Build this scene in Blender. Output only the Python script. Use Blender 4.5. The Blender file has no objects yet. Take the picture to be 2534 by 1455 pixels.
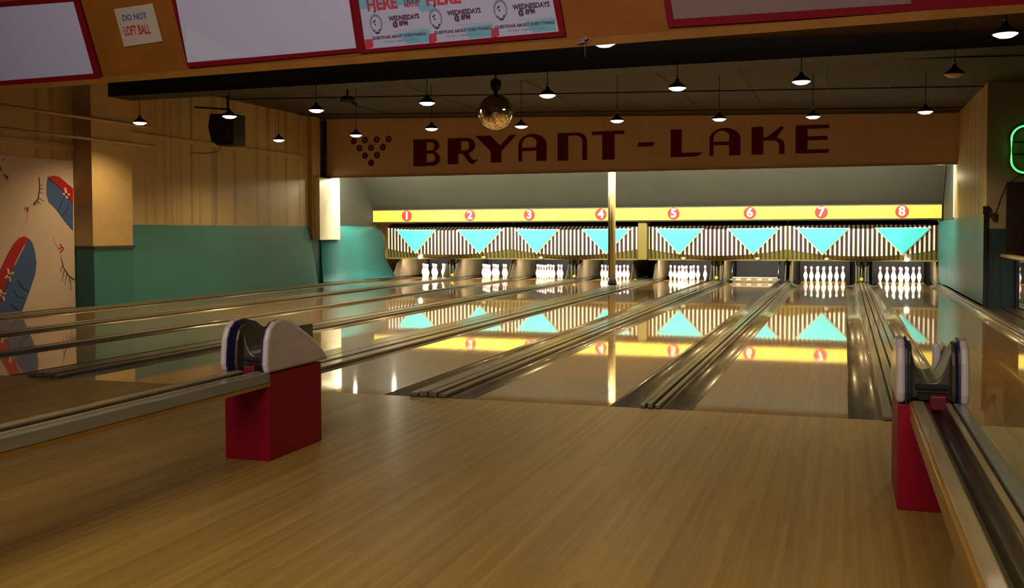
import bpy, math, random
from mathutils import Vector, Matrix
random.seed(7)
PI = math.pi
SC = bpy.context.scene
COL = SC.collection

# ------------------------------------------------------------------ camera, world, exposure
IMG_W, IMG_H = 2534.0, 1455.0
PPX, PPY = 1267.0, 665.0                 # optical centre of the photograph in the frame
FOC = 2510.756                           # focal length in pixels
AX = Vector((0.950, 0.0080, -0.3115)); AX.normalize()      # world axes seen in camera space (x right, y down, z forward)
AY = Vector((0.3113, -0.0352, 0.9497)); AY = (AY - AX * AY.dot(AX)).normalized()
AZ = AX.cross(AY) if AX.cross(AY).y < 0 else -AX.cross(AY)
EYE = Vector((0.527, -7.2, 1.27))
right = Vector((AX.x, AY.x, AZ.x)); down = Vector((AX.y, AY.y, AZ.y)); fwd = Vector((AX.z, AY.z, AZ.z))
cam_data = bpy.data.cameras.new('camera')
cam = bpy.data.objects.new('camera', cam_data); COL.objects.link(cam)
rot = Matrix((right, -down, -fwd)).transposed()
cam.matrix_world = Matrix.Translation(EYE) @ rot.to_4x4()
cam_data.sensor_fit = 'HORIZONTAL'; cam_data.sensor_width = 36.0
cam_data.lens = 36.0 * FOC / IMG_W
cam_data.shift_x = (IMG_W / 2 - PPX) / IMG_W
cam_data.shift_y = (PPY - IMG_H / 2) / IMG_W
cam_data.clip_start = 0.02; cam_data.clip_end = 200
SC.camera = cam

world = bpy.data.worlds.new('world'); SC.world = world; world.use_nodes = True
world.node_tree.nodes['Background'].inputs[0].default_value = (1.0, 0.85, 0.65, 1)
world.node_tree.nodes['Background'].inputs[1].default_value = 0.01
vs = SC.view_settings
vs.view_transform = 'Standard'; vs.look = 'None'; vs.exposure = 0.0; vs.gamma = 1.0; vs.use_curve_mapping = False

def area_light(name, loc, target, sx, sy, power, color, spread=PI):
    d = bpy.data.lights.new(name, 'AREA'); d.shape = 'RECTANGLE'; d.size = sx; d.size_y = sy
    d.energy = power; d.color = color; d.spread = spread
    o = bpy.data.objects.new(name, d); COL.objects.link(o); o.location = loc
    o.rotation_euler = (Vector(target) - Vector(loc)).to_track_quat('-Z', 'Y').to_euler()
    return o
# the fluorescent row hidden behind the header, washing the lane numbers and masks
area_light('tube_light', (-4.65, 15.67, 2.68), (-4.65, 18.3, 1.25), 14.0, 0.09, 820, (1.0, 0.92, 0.69))
area_light('tube_light', (-4.65, 15.69, 2.66), (-4.65, 16.4, 0.0), 14.0, 0.06, 42, (1.0, 0.85, 0.52), math.radians(150))
def point_light(name, loc, power, color, r=.03):
    d = bpy.data.lights.new(name, 'POINT'); d.energy = power; d.color = color; d.shadow_soft_size = r
    o = bpy.data.objects.new(name, d); COL.objects.link(o); o.location = loc
point_light('tube_end_fill', (-11.25, 15.90, 2.69), 50, (1.0, 0.88, 0.58))
point_light('tube_end_fill', (-10.4, 16.4, 2.70), 60, (1.0, 0.92, 0.69))  # added fill to brighten the flared turquoise side, no lamp of its own
point_light('tube_end_fill', (2.42, 15.95, 2.40), 6, (1.0, 0.85, 0.52))
# added unseen fills: one aimed at the fascia boards, one warm over the approach
area_light('room_fill', (-1.8, -8.8, 3.45), (-1.8, -1.2, 3.0), 7.0, 0.5, 62, (1.0, 0.90, 0.92), math.radians(80))
area_light('room_fill', (-0.8, -5.6, 3.3), (-0.8, -4.4, 0.0), 5.0, 1.5, 43, (1.0, 0.76, 0.40), math.radians(125))

# ------------------------------------------------------------------ pixel rays -> points on real planes
def ray(px, py):
    return right * (px - PPX) + down * (py - PPY) + fwd * FOC
def on_axis(px, py, a, v):
    r = ray(px, py); return EYE + r * ((v - EYE[a]) / r[a])
def atx(px, py, v): return on_axis(px, py, 0, v)
def aty(px, py, v): return on_axis(px, py, 1, v)
def atz(px, py, v): return on_axis(px, py, 2, v)

# ------------------------------------------------------------------ materials
def nt(name):
    m = bpy.data.materials.new(name); m.use_nodes = True
    return m, m.node_tree.nodes, m.node_tree.links, m.node_tree.nodes['Principled BSDF']
def mat(name, col, rough=0.6, metal=0.0, var=0.0, scale=6.0, spec=0.5, coat=0.0, stretch=None):
    m, n, l, b = nt(name)
    b.inputs['Roughness'].default_value = rough; b.inputs['Metallic'].default_value = metal
    b.inputs['Specular IOR Level'].default_value = spec
    b.inputs['Coat Weight'].default_value = coat; b.inputs['Coat Roughness'].default_value = 0.08
    if var:
        tc = n.new('ShaderNodeTexCoord'); mp = n.new('ShaderNodeMapping'); no = n.new('ShaderNodeTexNoise')
        no.inputs['Scale'].default_value = scale; no.inputs['Detail'].default_value = 5
        if stretch: mp.inputs['Scale'].default_value = stretch
        l.new(tc.outputs['Object'], mp.inputs[0]); l.new(mp.outputs[0], no.inputs['Vector'])
        r = n.new('ShaderNodeValToRGB'); e = r.color_ramp.elements
        e[0].position = 0.3; e[1].position = 0.72
        e[0].color = tuple(max(0, c * (1 - var)) for c in col) + (1,)
        e[1].color = tuple(min(1, c * (1 + var)) for c in col) + (1,)
        l.new(no.outputs['Fac'], r.inputs[0]); l.new(r.outputs[0], b.inputs['Base Color'])
    else:
        b.inputs['Base Color'].default_value = tuple(col) + (1,)
    return m
def emis(name, col, strength):
    m, n, l, b = nt(name)
    b.inputs['Base Color'].default_value = tuple(col) + (1,)
    b.inputs['Emission Color'].default_value = tuple(col) + (1,); b.inputs['Emission Strength'].default_value = strength
    return m
def plank(name, c0, c1, width, rough, coat, coat_rough, seam=0.6, length=2.2):
    """narrow boards along Y: colour per board, end joints, long grain"""
    m, n, l, b = nt(name)
    geo = n.new('ShaderNodeNewGeometry'); sep = n.new('ShaderNodeSeparateXYZ'); l.new(geo.outputs['Position'], sep.inputs[0])
    def math_(op, a, bv=None):
        k = n.new('ShaderNodeMath'); k.operation = op
        for i, v in enumerate((a, bv)):
            if v is None: continue
            if hasattr(v, 'links') or hasattr(v, 'is_linked'): l.new(v, k.inputs[i])
            else: k.inputs[i].default_value = v
        return k.outputs[0]
    xs = math_('DIVIDE', sep.outputs[0], width); xi = math_('FLOOR', xs); xf = math_('SUBTRACT', xs, xi)
    w1 = n.new('ShaderNodeTexWhiteNoise'); w1.noise_dimensions = '1D'; l.new(xi, w1.inputs['W'])
    yo = math_('ADD', math_('DIVIDE', sep.outputs[1], length), math_('MULTIPLY', w1.outputs['Value'], 9.0)); yi = math_('FLOOR', yo)
    cb = n.new('ShaderNodeCombineXYZ'); l.new(xi, cb.inputs[0]); l.new(yi, cb.inputs[1])
    w2 = n.new('ShaderNodeTexWhiteNoise'); w2.noise_dimensions = '2D'; l.new(cb.outputs[0], w2.inputs['Vector'])
    mp = n.new('ShaderNodeMapping'); mp.inputs['Scale'].default_value = (60, 2.2, 60); l.new(geo.outputs['Position'], mp.inputs[0])
    gr = n.new('ShaderNodeTexNoise'); gr.inputs['Scale'].default_value = 1.0; gr.inputs['Detail'].default_value = 4; l.new(mp.outputs[0], gr.inputs['Vector'])
    mp2 = n.new('ShaderNodeMapping'); mp2.inputs['Scale'].default_value = (2.6, 0.32, 1); l.new(geo.outputs['Position'], mp2.inputs[0])
    we = n.new('ShaderNodeTexNoise'); we.inputs['Scale'].default_value = 1.0; we.inputs['Detail'].default_value = 5; l.new(mp2.outputs[0], we.inputs['Vector'])
    f = math_('ADD', math_('ADD', math_('MULTIPLY', w2.outputs['Value'], 0.20), math_('MULTIPLY', gr.outputs['Fac'], 0.35)), math_('MULTIPLY', we.outputs['Fac'], 0.52))
    rp = n.new('ShaderNodeValToRGB'); e = rp.color_ramp.elements
    e[0].position = 0.28; e[1].position = 0.78; e[0].color = tuple(c0) + (1,); e[1].color = tuple(c1) + (1,)
    l.new(f, rp.inputs[0])
    mx = n.new('ShaderNodeMixRGB'); mx.blend_type = 'MULTIPLY'
    sm = math_('MULTIPLY', math_('LESS_THAN', xf, 0.05), seam); l.new(sm, mx.inputs[0]); l.new(rp.outputs[0], mx.inputs[1])
    mx.inputs[2].default_value = (0.35, 0.28, 0.2, 1); l.new(mx.outputs[0], b.inputs['Base Color'])
    b.inputs['Roughness'].default_value = rough; b.inputs['Coat Weight'].default_value = coat
    b.inputs['Coat Roughness'].default_value = coat_rough; b.inputs['Coat IOR'].default_value = 1.5
    # gentle waviness of an old lacquered floor
    mp3 = n.new('ShaderNodeMapping'); mp3.inputs['Scale'].default_value = (9, 1.1, 1); l.new(geo.outputs['Position'], mp3.inputs[0])
    bn = n.new('ShaderNodeTexNoise'); bn.inputs['Scale'].default_value = 1.0; bn.inputs['Detail'].default_value = 2; l.new(mp3.outputs[0], bn.inputs['Vector'])
    bp = n.new('ShaderNodeBump'); bp.inputs['Strength'].default_value = 0.05; bp.inputs['Distance'].default_value = 0.004
    l.new(bn.outputs['Fac'], bp.inputs['Height']); l.new(bp.outputs[0], b.inputs['Coat Normal'])
    return m
def stripes(name, light, dark, period, duty, offset=0.0):
    m, n, l, b = nt(name)
    uv = n.new('ShaderNodeUVMap'); sep = n.new('ShaderNodeSeparateXYZ'); l.new(uv.outputs[0], sep.inputs[0])
    a = n.new('ShaderNodeMath'); a.operation = 'DIVIDE'; l.new(sep.outputs[0], a.inputs[0]); a.inputs[1].default_value = period
    f = n.new('ShaderNodeMath'); f.operation = 'FRACT'; l.new(a.outputs[0], f.inputs[0])
    c = n.new('ShaderNodeMath'); c.operation = 'LESS_THAN'; l.new(f.outputs[0], c.inputs[0]); c.inputs[1].default_value = duty
    x = n.new('ShaderNodeMixRGB'); l.new(c.outputs[0], x.inputs[0]); x.inputs[1].default_value = tuple(dark) + (1,); x.inputs[2].default_value = tuple(light) + (1,)
    l.new(x.outputs[0], b.inputs['Base Color']); b.inputs['Roughness'].default_value = 0.45
    return m
def streaked(name, col, stain, amount):
    """painted wall boards with vertical runs of old water stain"""
    m, n, l, b = nt(name)
    geo = n.new('ShaderNodeNewGeometry')
    mp = n.new('ShaderNodeMapping'); mp.inputs['Scale'].default_value = (5.5, 5.5, 0.10); l.new(geo.outputs['Position'], mp.inputs[0])
    no = n.new('ShaderNodeTexNoise'); no.inputs['Scale'].default_value = 1.0; no.inputs['Detail'].default_value = 6; l.new(mp.outputs[0], no.inputs['Vector'])
    rp = n.new('ShaderNodeValToRGB'); rp.color_ramp.elements[0].position = 0.50; rp.color_ramp.elements[1].position = 0.72; l.new(no.outputs['Fac'], rp.inputs[0])
    mu = n.new('ShaderNodeMath'); mu.operation = 'MULTIPLY'; l.new(rp.outputs[0], mu.inputs[0]); mu.inputs[1].default_value = amount
    x = n.new('ShaderNodeMixRGB'); l.new(mu.outputs[0], x.inputs[0]); x.inputs[1].default_value = tuple(col) + (1,); x.inputs[2].default_value = tuple(stain) + (1,)
    l.new(x.outputs[0], b.inputs['Base Color']); b.inputs['Roughness'].default_value = 0.55
    return m

M = dict(
    approach=plank('approach_maple', (0.27, 0.165, 0.042), (0.50, 0.34, 0.100), 0.028, 0.45, 0.14, 0.22, 0.30),
    lane=plank('lane_pine', (0.27, 0.115, 0.014), (0.46, 0.235, 0.045), 0.027, 0.35, 1.0, 0.035, 0.35),
    gutter=mat('gutter_lacquer', (0.22, 0.19, 0.115), 0.32, 0.15, 0.35, 3.0, coat=0.5, stretch=(4, .5, 4)),
    cap=mat('capping_grey', (0.15, 0.125, 0.075), 0.40, 0.1, 0.25, 4.0, coat=0.2, stretch=(3, .4, 3)),
    groove=mat('groove_dark', (0.03, 0.022, 0.014), 0.5),
    beige=streaked('beige_paint', (0.50, 0.365, 0.155), (0.17, 0.10, 0.03), 0.8),
    beige_plain=mat('beige_plain', (0.52, 0.375, 0.165), 0.6, var=0.06),
    header=mat('header_paint', (0.70, 0.50, 0.29), 0.7, var=0.05, scale=1.2),
    turq=mat('turquoise_paint', (0.020, 0.165, 0.165), 0.5, var=0.10, scale=1.5),
    turq_dark=mat('dark_teal_paint', (0.008, 0.036, 0.040), 0.5, var=0.1),
    greywall=mat('grey_green_paint', (0.032, 0.033, 0.025), 0.7, var=0.08, scale=1.5),
    backwall=mat('grey_beige_paint', (0.20, 0.175, 0.12), 0.7, var=0.08),
    ceiling=mat('ceiling_brown', (0.032, 0.017, 0.008), 0.8, var=0.15, scale=1.0),
    black=mat('black_paint', (0.006, 0.005, 0.005), 0.7),
    darkmetal=mat('dark_metal', (0.03, 0.028, 0.03), 0.35, 0.7),
    fascia=mat('orange_veneer', (0.27, 0.088, 0.008), 0.55, spec=0.2, var=0.16, scale=1.5, stretch=(1, 1, 3)),
    fascia_trim=mat('fascia_trim', (0.31, 0.125, 0.016), 0.55, spec=0.2, var=0.15),
    frame_red=mat('frame_red', (0.20, 0.004, 0.008), 0.6, spec=0.12),
    white_board=mat('white_paper', (0.58, 0.545, 0.66), 0.55, var=0.02, scale=0.8),
    brown_board=mat('brown_board', (0.22, 0.13, 0.10), 0.5, var=0.05),
    sign_cream=mat('sign_cream', (0.50, 0.40, 0.27), 0.6, var=0.05),
    poster=mat('poster_white', (0.52, 0.50, 0.60), 0.55),
    poster_teal=mat('poster_teal', (0.18, 0.46, 0.52), 0.55),
    poster_ink=mat('poster_ink', (0.09, 0.015, 0.06), 0.6),
    poster_grey=mat('poster_grey', (0.24, 0.22, 0.30), 0.6),
    poster_red=mat('poster_red', (0.55, 0.035, 0.06), 0.6),
    red=mat('sign_red', (0.50, 0.012, 0.015), 0.5),
    blue_ink=mat('blue_ink', (0.10, 0.07, 0.22), 0.6),
    maroon=mat('maroon_paint', (0.13, 0.004, 0.010), 0.7, spec=0.15),
    maroon_door=mat('maroon_door', (0.014, 0.001, 0.004), 0.6),
    yellow=mat('band_yellow', (0.86, 0.62, 0.07), 0.45, var=0.04, scale=1.0),
    disc_red=mat('disc_red', (0.62, 0.02, 0.02), 0.4),
    cream=mat('cream', (0.85, 0.78, 0.58), 0.45),
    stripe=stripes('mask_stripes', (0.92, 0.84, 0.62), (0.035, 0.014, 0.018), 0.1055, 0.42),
    stripe_shaded=stripes('mask_stripes_shaded', (0.12, 0.095, 0.045), (0.010, 0.006, 0.006), 0.1055, 0.42),  # face stripes again, with the shade under the yellow band put into the colour
    stripe_skirt_shaded=stripes('mask_skirt_shaded', (0.17, 0.145, 0.04), (0.05, 0.040, 0.014), 0.1055, 0.55),  # olive-toned stripes, darkened in colour for the shade below the face
    olive=mat('olive_panel', (0.19, 0.155, 0.03), 0.5),
    aqua=mat('aqua_enamel', (0.10, 0.80, 0.86), 0.30, coat=0.3),
    pin=mat('pin_white', (0.90, 0.86, 0.80), 0.25, coat=0.5),
    pin_red=mat('pin_red', (0.55, 0.02, 0.03), 0.3),
    kick=mat('kickback_board', (0.11, 0.085, 0.042), 0.45, var=0.3, scale=3),
    steel=mat('steel_grey', (0.36, 0.36, 0.30), 0.35, 0.6, var=0.15),
    yellow_lens=mat('yellow_lens', (0.95, 0.78, 0.04), 0.3),
    column=mat('column_paint', (0.55, 0.42, 0.16), 0.35, var=0.06, coat=0.3),
    mirror=mat('mirror_glass', (0.82, 0.82, 0.80), 0.02, 1.0),
    ball=mat('mirror_ball', (0.80, 0.80, 0.78), 0.03, 1.0),
    mural=mat('mural_white', (0.60, 0.49, 0.40), 0.7, var=0.05, scale=1.0),
    mural_red=mat('mural_red', (0.42, 0.005, 0.015), 0.6),
    mural_blue=mat('mural_blue', (0.045, 0.105, 0.30), 0.6, var=0.06),
    mural_line=mat('mural_line', (0.035, 0.02, 0.025), 0.7),
    mural_tan=mat('mural_tan', (0.46, 0.37, 0.26), 0.7),
    lace=mat('lace_white', (0.72, 0.62, 0.50), 0.7),
    shade=mat('lamp_shade', (0.05, 0.045, 0.06), 0.35, 0.6),
    bulb=emis('bulb_glow', (1.0, 0.84, 0.62), 8.0),
    pilot=emis('pilot_glow', (1.0, 0.92, 0.85), 9.0),
    pilot_off=mat('pilot_off', (0.5, 0.45, 0.3), 0.3),
    neon=emis('neon_green', (0.06, 0.95, 0.13), 2.6),
    neon_red=mat('neon_red_tube', (0.35, 0.03, 0.05), 0.3),
    neon_white=mat('neon_white_tube', (0.45, 0.42, 0.48), 0.3),
    neon_blue=mat('neon_blue_tube', (0.16, 0.24, 0.36), 0.3),
    hood_white=mat('hood_white', (0.62, 0.55, 0.54), 0.35, var=0.05, coat=0.3),
    hood_blue=mat('hood_trim', (0.025, 0.02, 0.11), 0.35),
    hood_dark=mat('hood_cast', (0.10, 0.085, 0.055), 0.35, 0.4, var=0.2),
    hood_red=mat('hood_red', (0.30, 0.003, 0.020), 0.5, spec=0.2),
    cushion=mat('red_cushion', (0.14, 0.004, 0.006), 0.5),
    rail_wood=mat('rail_amber', (0.36, 0.19, 0.035), 0.35, var=0.15, coat=0.3, stretch=(6, .5, 6)),
    rail_cap=mat('rail_cap_tan', (0.38, 0.30, 0.18), 0.35, var=0.15, coat=0.3, stretch=(6, .5, 6)),
    rail_teal=mat('rail_cap_grey', (0.27, 0.28, 0.24), 0.3, var=0.15, coat=0.3, stretch=(6, .5, 6)),
    rail_track=mat('rail_track', (0.050, 0.036, 0.018), 0.35, 0.1, var=0.3, coat=0.6, stretch=(6, 1, 6)),
    pipe=mat('pipe_paint', (0.50, 0.33, 0.14), 0.5),
    brass=mat('ledge_tan', (0.46, 0.33, 0.12), 0.35, 0.2),
    cable=mat('cable', (0.02, 0.018, 0.016), 0.6),
    ribbon=mat('ribbon', (0.40, 0.32, 0.40), 0.6),
)

# ------------------------------------------------------------------ mesh helpers
class MB:
    def __init__(s): s.v = []; s.f = []; s.m = []
    def add(s, vs, fs, m=0):
        k = len(s.v); s.v += [tuple(p) for p in vs]; s.f += [tuple(i + k for i in f) for f in fs]; s.m += [m] * len(fs); return s
    def box(s, x0, x1, y0, y1, z0, z1, m=0):
        return s.add([(x, y, z) for z in (z0, z1) for y in (y0, y1) for x in (x0, x1)],
                     [(0, 2, 3, 1), (4, 5, 7, 6), (0, 1, 5, 4), (2, 6, 7, 3), (0, 4, 6, 2), (1, 3, 7, 5)], m)
    def prism(s, pts, off, m=0):
        """closed polygon of 3-D points swept by a vector"""
        n = len(pts); off = Vector(off); pts = [Vector(p) for p in pts]
        vs = pts + [p + off for p in pts]
        return s.add(vs, [tuple(range(n))[::-1], tuple(range(n, 2 * n))] + [(i, (i + 1) % n, n + (i + 1) % n, n + i) for i in range(n)], m)
    def lathe(s, prof, c=(0, 0, 0), n=24, mats=None, m=0):
        vs = []; fs = []; c = Vector(c)
        for r, z in prof:
            for i in range(n):
                a = 2 * PI * i / n; vs.append(c + Vector((r * math.cos(a), r * math.sin(a), z)))
        k = len(s.v); s.v += [tuple(p) for p in vs]
        for j in range(len(prof) - 1):
            for i in range(n):
                s.f.append((k + j * n + i, k + j * n + (i + 1) % n, k + (j + 1) * n + (i + 1) % n, k + (j + 1) * n + i)); s.m.append(mats[j] if mats else m)
        for j, rev in ((0, True), (len(prof) - 1, False)):
            if prof[j][0] > 1e-4:
                c_ = [k + j * n + i for i in range(n)]; s.f.append(tuple(c_[::-1] if rev else c_)); s.m.append(m if not mats else mats[min(j, len(mats) - 1)])
        return s
    def tube(s, path, r, n=8, m=0, closed=False):
        path = [Vector(p) for p in path]; L = len(path); k = len(s.v)
        for j, p in enumerate(path):
            a = path[(j - 1) % L] if (closed or j > 0) else p; b = path[(j + 1) % L] if (closed or j < L - 1) else p
            t = (b - a).normalized(); u = t.cross(Vector((0, 0, 1)))
            if u.length < 1e-3: u = t.cross(Vector((0, 1, 0)))
            u.normalize(); w = t.cross(u); rr = r[j] if isinstance(r, (list, tuple)) else r
            for i in range(n):
                an = 2 * PI * i / n; s.v.append(tuple(p + (u * math.cos(an) + w * math.sin(an)) * rr))
        for j in range(L if closed else L - 1):
            for i in range(n):
                j2 = (j + 1) % L
                s.f.append((k + j * n + i, k + j * n + (i + 1) % n, k + j2 * n + (i + 1) % n, k + j2 * n + i)); s.m.append(m)
        if not closed:
            s.f.append(tuple(k + i for i in range(n))[::-1]); s.f.append(tuple(k + (L - 1) * n + i for i in range(n))); s.m += [m, m]
        return s
    def build(s, name, mats, parent=None, smooth=False, bevel=0.0, seg=2):
        if not isinstance(mats, (list, tuple)): mats = [mats]
        org = wloc(parent)
        me = bpy.data.meshes.new(name)
        me.from_pydata([tuple(Vector(p) - org) for p in s.v], [], s.f)
        for a in mats: me.materials.append(a)
        for p, i in zip(me.polygons, s.m): p.material_index = i; p.use_smooth = smooth
        me.update()
        o = bpy.data.objects.new(name, me); COL.objects.link(o)
        if parent: o.parent = parent
        if bevel:
            b = o.modifiers.new('bevel', 'BEVEL'); b.width = bevel; b.segments = seg; b.limit_method = 'ANGLE'; b.angle_limit = math.radians(40)
        return o
def wloc(p):
    v = Vector((0, 0, 0))
    while p is not None: v = v + p.location; p = p.parent
    return v
def tag(o, label=None, cat=None, group=None, kind=None):
    if label: o['label'] = label
    if cat: o['category'] = cat
    if group: o['group'] = group
    if kind: o['kind'] = kind
    return o
def thing(name, loc, label, cat, group=None):
    o = bpy.data.objects.new(name, None); COL.objects.link(o); o.location = loc; o.empty_display_size = 0.1
    return tag(o, label, cat, group)
def struct(o): o['kind'] = 'structure'; return o
def copy_tree(o, parent=None):
    c = o.copy(); COL.objects.link(c)
    if parent: c.parent = parent
    for ch in list(o.children): copy_tree(ch, c)
    return c
def curve_mesh(cu):
    o = bpy.data.objects.new('tmp', cu); COL.objects.link(o)
    bpy.context.view_layer.update()
    me = bpy.data.meshes.new_from_object(o.evaluated_get(bpy.context.evaluated_depsgraph_get()))
    bpy.data.objects.remove(o); bpy.data.curves.remove(cu)
    return [tuple(v.co) for v in me.vertices], [tuple(p.vertices) for p in me.polygons]
def loops2d(loops, depth):
    """filled flat shape from closed 2-D loops (holes by even-odd), depth along +z"""
    cu = bpy.data.curves.new('tmp', 'CURVE'); cu.dimensions = '2D'; cu.fill_mode = 'BOTH'; cu.extrude = depth / 2
    for lp in loops:
        sp = cu.splines.new('POLY'); sp.points.add(len(lp) - 1); sp.use_cyclic_u = True
        for p, q in zip(sp.points, lp): p.co = (q[0], q[1], 0, 1)
    return curve_mesh(cu)
def text2d(txt, size, depth=0.002, bold=0.0, sx=1.0):
    cu = bpy.data.curves.new('tmp', 'FONT'); cu.body = txt; cu.size = size; cu.extrude = depth / 2; cu.offset = bold
    cu.align_x = 'CENTER'; cu.align_y = 'CENTER'; cu.resolution_u = 3
    v, f = curve_mesh(cu); return [(p[0] * sx, p[1], p[2]) for p in v], f
def place2d(mb, vf, o, e1, e2, m=0):
    """2-D geometry put on a plane: origin o, axes e1 (x) and e2 (y)"""
    o, e1, e2 = Vector(o), Vector(e1), Vector(e2); n = e1.cross(e2).normalized()
    mb.add([o + e1 * p[0] + e2 * p[1] + n * p[2] for p in vf[0]], vf[1], m); return mb
def circ(cx, cy, r, n=28, ry=None): return [(cx + r * math.cos(2 * PI * i / n), cy + (ry or r) * math.sin(2 * PI * i / n)) for i in range(n)]

# ------------------------------------------------------------------ the setting
LX, RX, RX2 = -11.9, 2.71, 2.95           # left wall, right wall by the lanes, mirrored low wall
YH, YM, YEND = 15.5, 18.5, 20.9           # header, mask and pit depth
YN = 11.0                                 # near end of the right wall
LANES = [-10.58, -8.74, -7.14, -5.30, -3.43, -1.62, 0.03, 1.83]
LW = 0.527
NUM = ['one', 'two', 'three', 'four', 'five', 'six', 'seven', 'eight']
def ceil_z(x): return 3.68 + (2.76 - x) * 0.029

struct(MB().box(-12.2, 4.7, -11.2, 0, -0.12, 0).build('floor', M['approach']))
struct(MB().box(-12.2, 4.7, 0, 21.4, -0.30, -0.14).build('floor_subbase', M['groove']))
struct(MB().box(2.96, 4.7, 0, YN, -0.138, 0.0).build('floor_walkway', M['groove']))
c = MB()
c.prism([(-12.2, -11.2, ceil_z(-12.2)), (4.7, -11.2, ceil_z(4.7)), (4.7, -11.2, ceil_z(4.7) + .15), (-12.2, -11.2, ceil_z(-12.2) + .15)], (0, 32.6, 0))
struct(c.build('ceiling', M['ceiling']))
c = MB()
for y in (1.2, 4.4, 8.3, 11.4, 14.4): c.prism([(LX, y, ceil_z(LX)), (RX2 + 1.6, y, ceil_z(RX2 + 1.6)), (RX2 + 1.6, y, ceil_z(RX2 + 1.6) - .02), (LX, y, ceil_z(LX) - .02)], (0, .05, 0))
for x in (-9.6, -7.2, -4.8, -2.4, -1.1, 0.2, 1.2): c.box(x, x + .03, 6.6, YH, ceil_z(x) - .010, ceil_z(x) + .02)
struct(c.build('trim_ceiling', M['black']))
# dark bulkhead under the ceiling
pl, pr = atz(700, 229, 3.5), atz(2534, 130, 3.5)
d = (pr - pl).normalized()
p0 = pl + d * ((-10.9 - pl.x) / d.x); p1 = pl + d * ((4.5 - pl.x) / d.x)
bb = MB().prism([p0, p1, (p1.x, p1.y, ceil_z(p1.x) + .05), (p0.x, p0.y, ceil_z(p0.x) + .05)], (0, -0.55, 0))
struct(bb.build('ceiling_beam', M['black']))

# left wall: upper boards, mural bay, pilaster, wainscot
w = MB().box(LX - .3, LX, -11.2, 21.4, -0.3, 4.3, 0)
struct(w.build('wall_left', M['beige']))
pil0, pil1 = 6.86, 7.87
w = MB().box(LX, LX + .38, pil0, pil1, 1.03, ceil_z(LX) - .01, 0).box(LX, LX + .395, pil0, pil1, -0.1, 1.03, 1)
w.box(LX, LX + .42, pil0 - .02, pil1 + .01, 1.01, 1.06, 2)
struct(w.build('trim_1', [M['beige_plain'], M['turq'], M['groove']]))
w = MB().prism([(LX, pil1 + .05, 1.43), (LX + .02, pil1 + .05, 1.43), (LX + .25, pil1 + .05, .035), (LX, pil1 + .05, .035)], (0, 14.72 - pil1, 0))
struct(w.build('wall_left_wainscot', M['turq']))
w = MB().box(LX, LX + .10, 14.80, 15.20, 1.13, ceil_z(LX) - .01, 0).box(LX, LX + .06, 14.79, 15.21, -.1, 1.13, 1)
struct(w.build('trim_2', [M['beige_plain'], M['turq_dark']]))
# lit pilaster behind the header and the flared turquoise side of the pin end
yk = 18.25
ya_, yb_2 = atx(791, 500, LX + .24).y, atx(841, 500, LX + .24).y
w = MB().box(LX, LX + .24, ya_, yb_2, 1.10, 2.625, 0)
struct(w.build('trim_3', M['cream']))
prof = [aty(930, 560, yk), aty(944, 570, yk), aty(950, 590, yk), aty(954, 640, yk), aty(966, 662, yk), aty(980, 686, yk)]
pp = [(LX, yk, prof[0].z)] + [(q.x, yk, q.z) for q in prof] + [(prof[-1].x, yk, .045), (LX, yk, .045)]
near = [(LX, 15.22, prof[0].z)] + [(LX + .05 + .1 * i / 5, 15.22, q.z) for i, q in enumerate(prof)] + [(LX + .17, 15.22, .045), (LX, 15.22, .045)]
w = MB(); n_ = len(pp); w.add(near + pp, [tuple(range(n_)), tuple(range(n_, 2 * n_))[::-1]] + [(i, n_ + i, n_ + (i + 1) % n_, (i + 1) % n_) for i in range(n_)])
struct(w.build('wall_left_flare', M['turq'], smooth=True)); bpy.data.objects['wall_left_flare'].data.polygons[0].use_smooth = False; bpy.data.objects['wall_left_flare'].data.polygons[1].use_smooth = False
struct(MB().box(LX, LX + .02, 16.36, 18.4, prof[0].z, 3.6).build('wall_left_recess', M['greywall']))
# pipes and ledges along the left wall
for nm, (xa, ya), (xb, yb), rr in (('trim_4', (-60, 251), (372, 318), .028), ('trim_5', (-60, 309), (385, 353), .024)):
    a, b = atx(xa, ya, LX + .43), atx(xb, yb, LX + .43)
    b.z = a.z
    struct(MB().tube([a, (a + b) / 2, b], rr, 10).build(nm, M['pipe'], smooth=True))
struct(MB().box(LX, LX + .03, 3.0, 6.86, 2.66, 2.78).box(LX, LX + .03, pil1, 14.5, 3.05, 3.13).build('trim_6', M['beige_plain']))

# header wall with its painted name
hz = lambda x: 2.665 + (x - LX) * 0.0004
h = MB().box(LX, RX + .1, YH, YH + .08, 2.665, 4.15)
header = struct(h.build('wall_header', M['header']))
struct(MB().box(LX, RX, YH - .02, YH + .10, 2.63, 2.665).build('trim_7', M['rail_cap']))
struct(MB().tube([(LX + .10, YH - .06, 2.62), (LX + .10, YH - .06, 4.05)], .05, 12).build('trim_8', M['darkmetal'], smooth=True))
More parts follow.
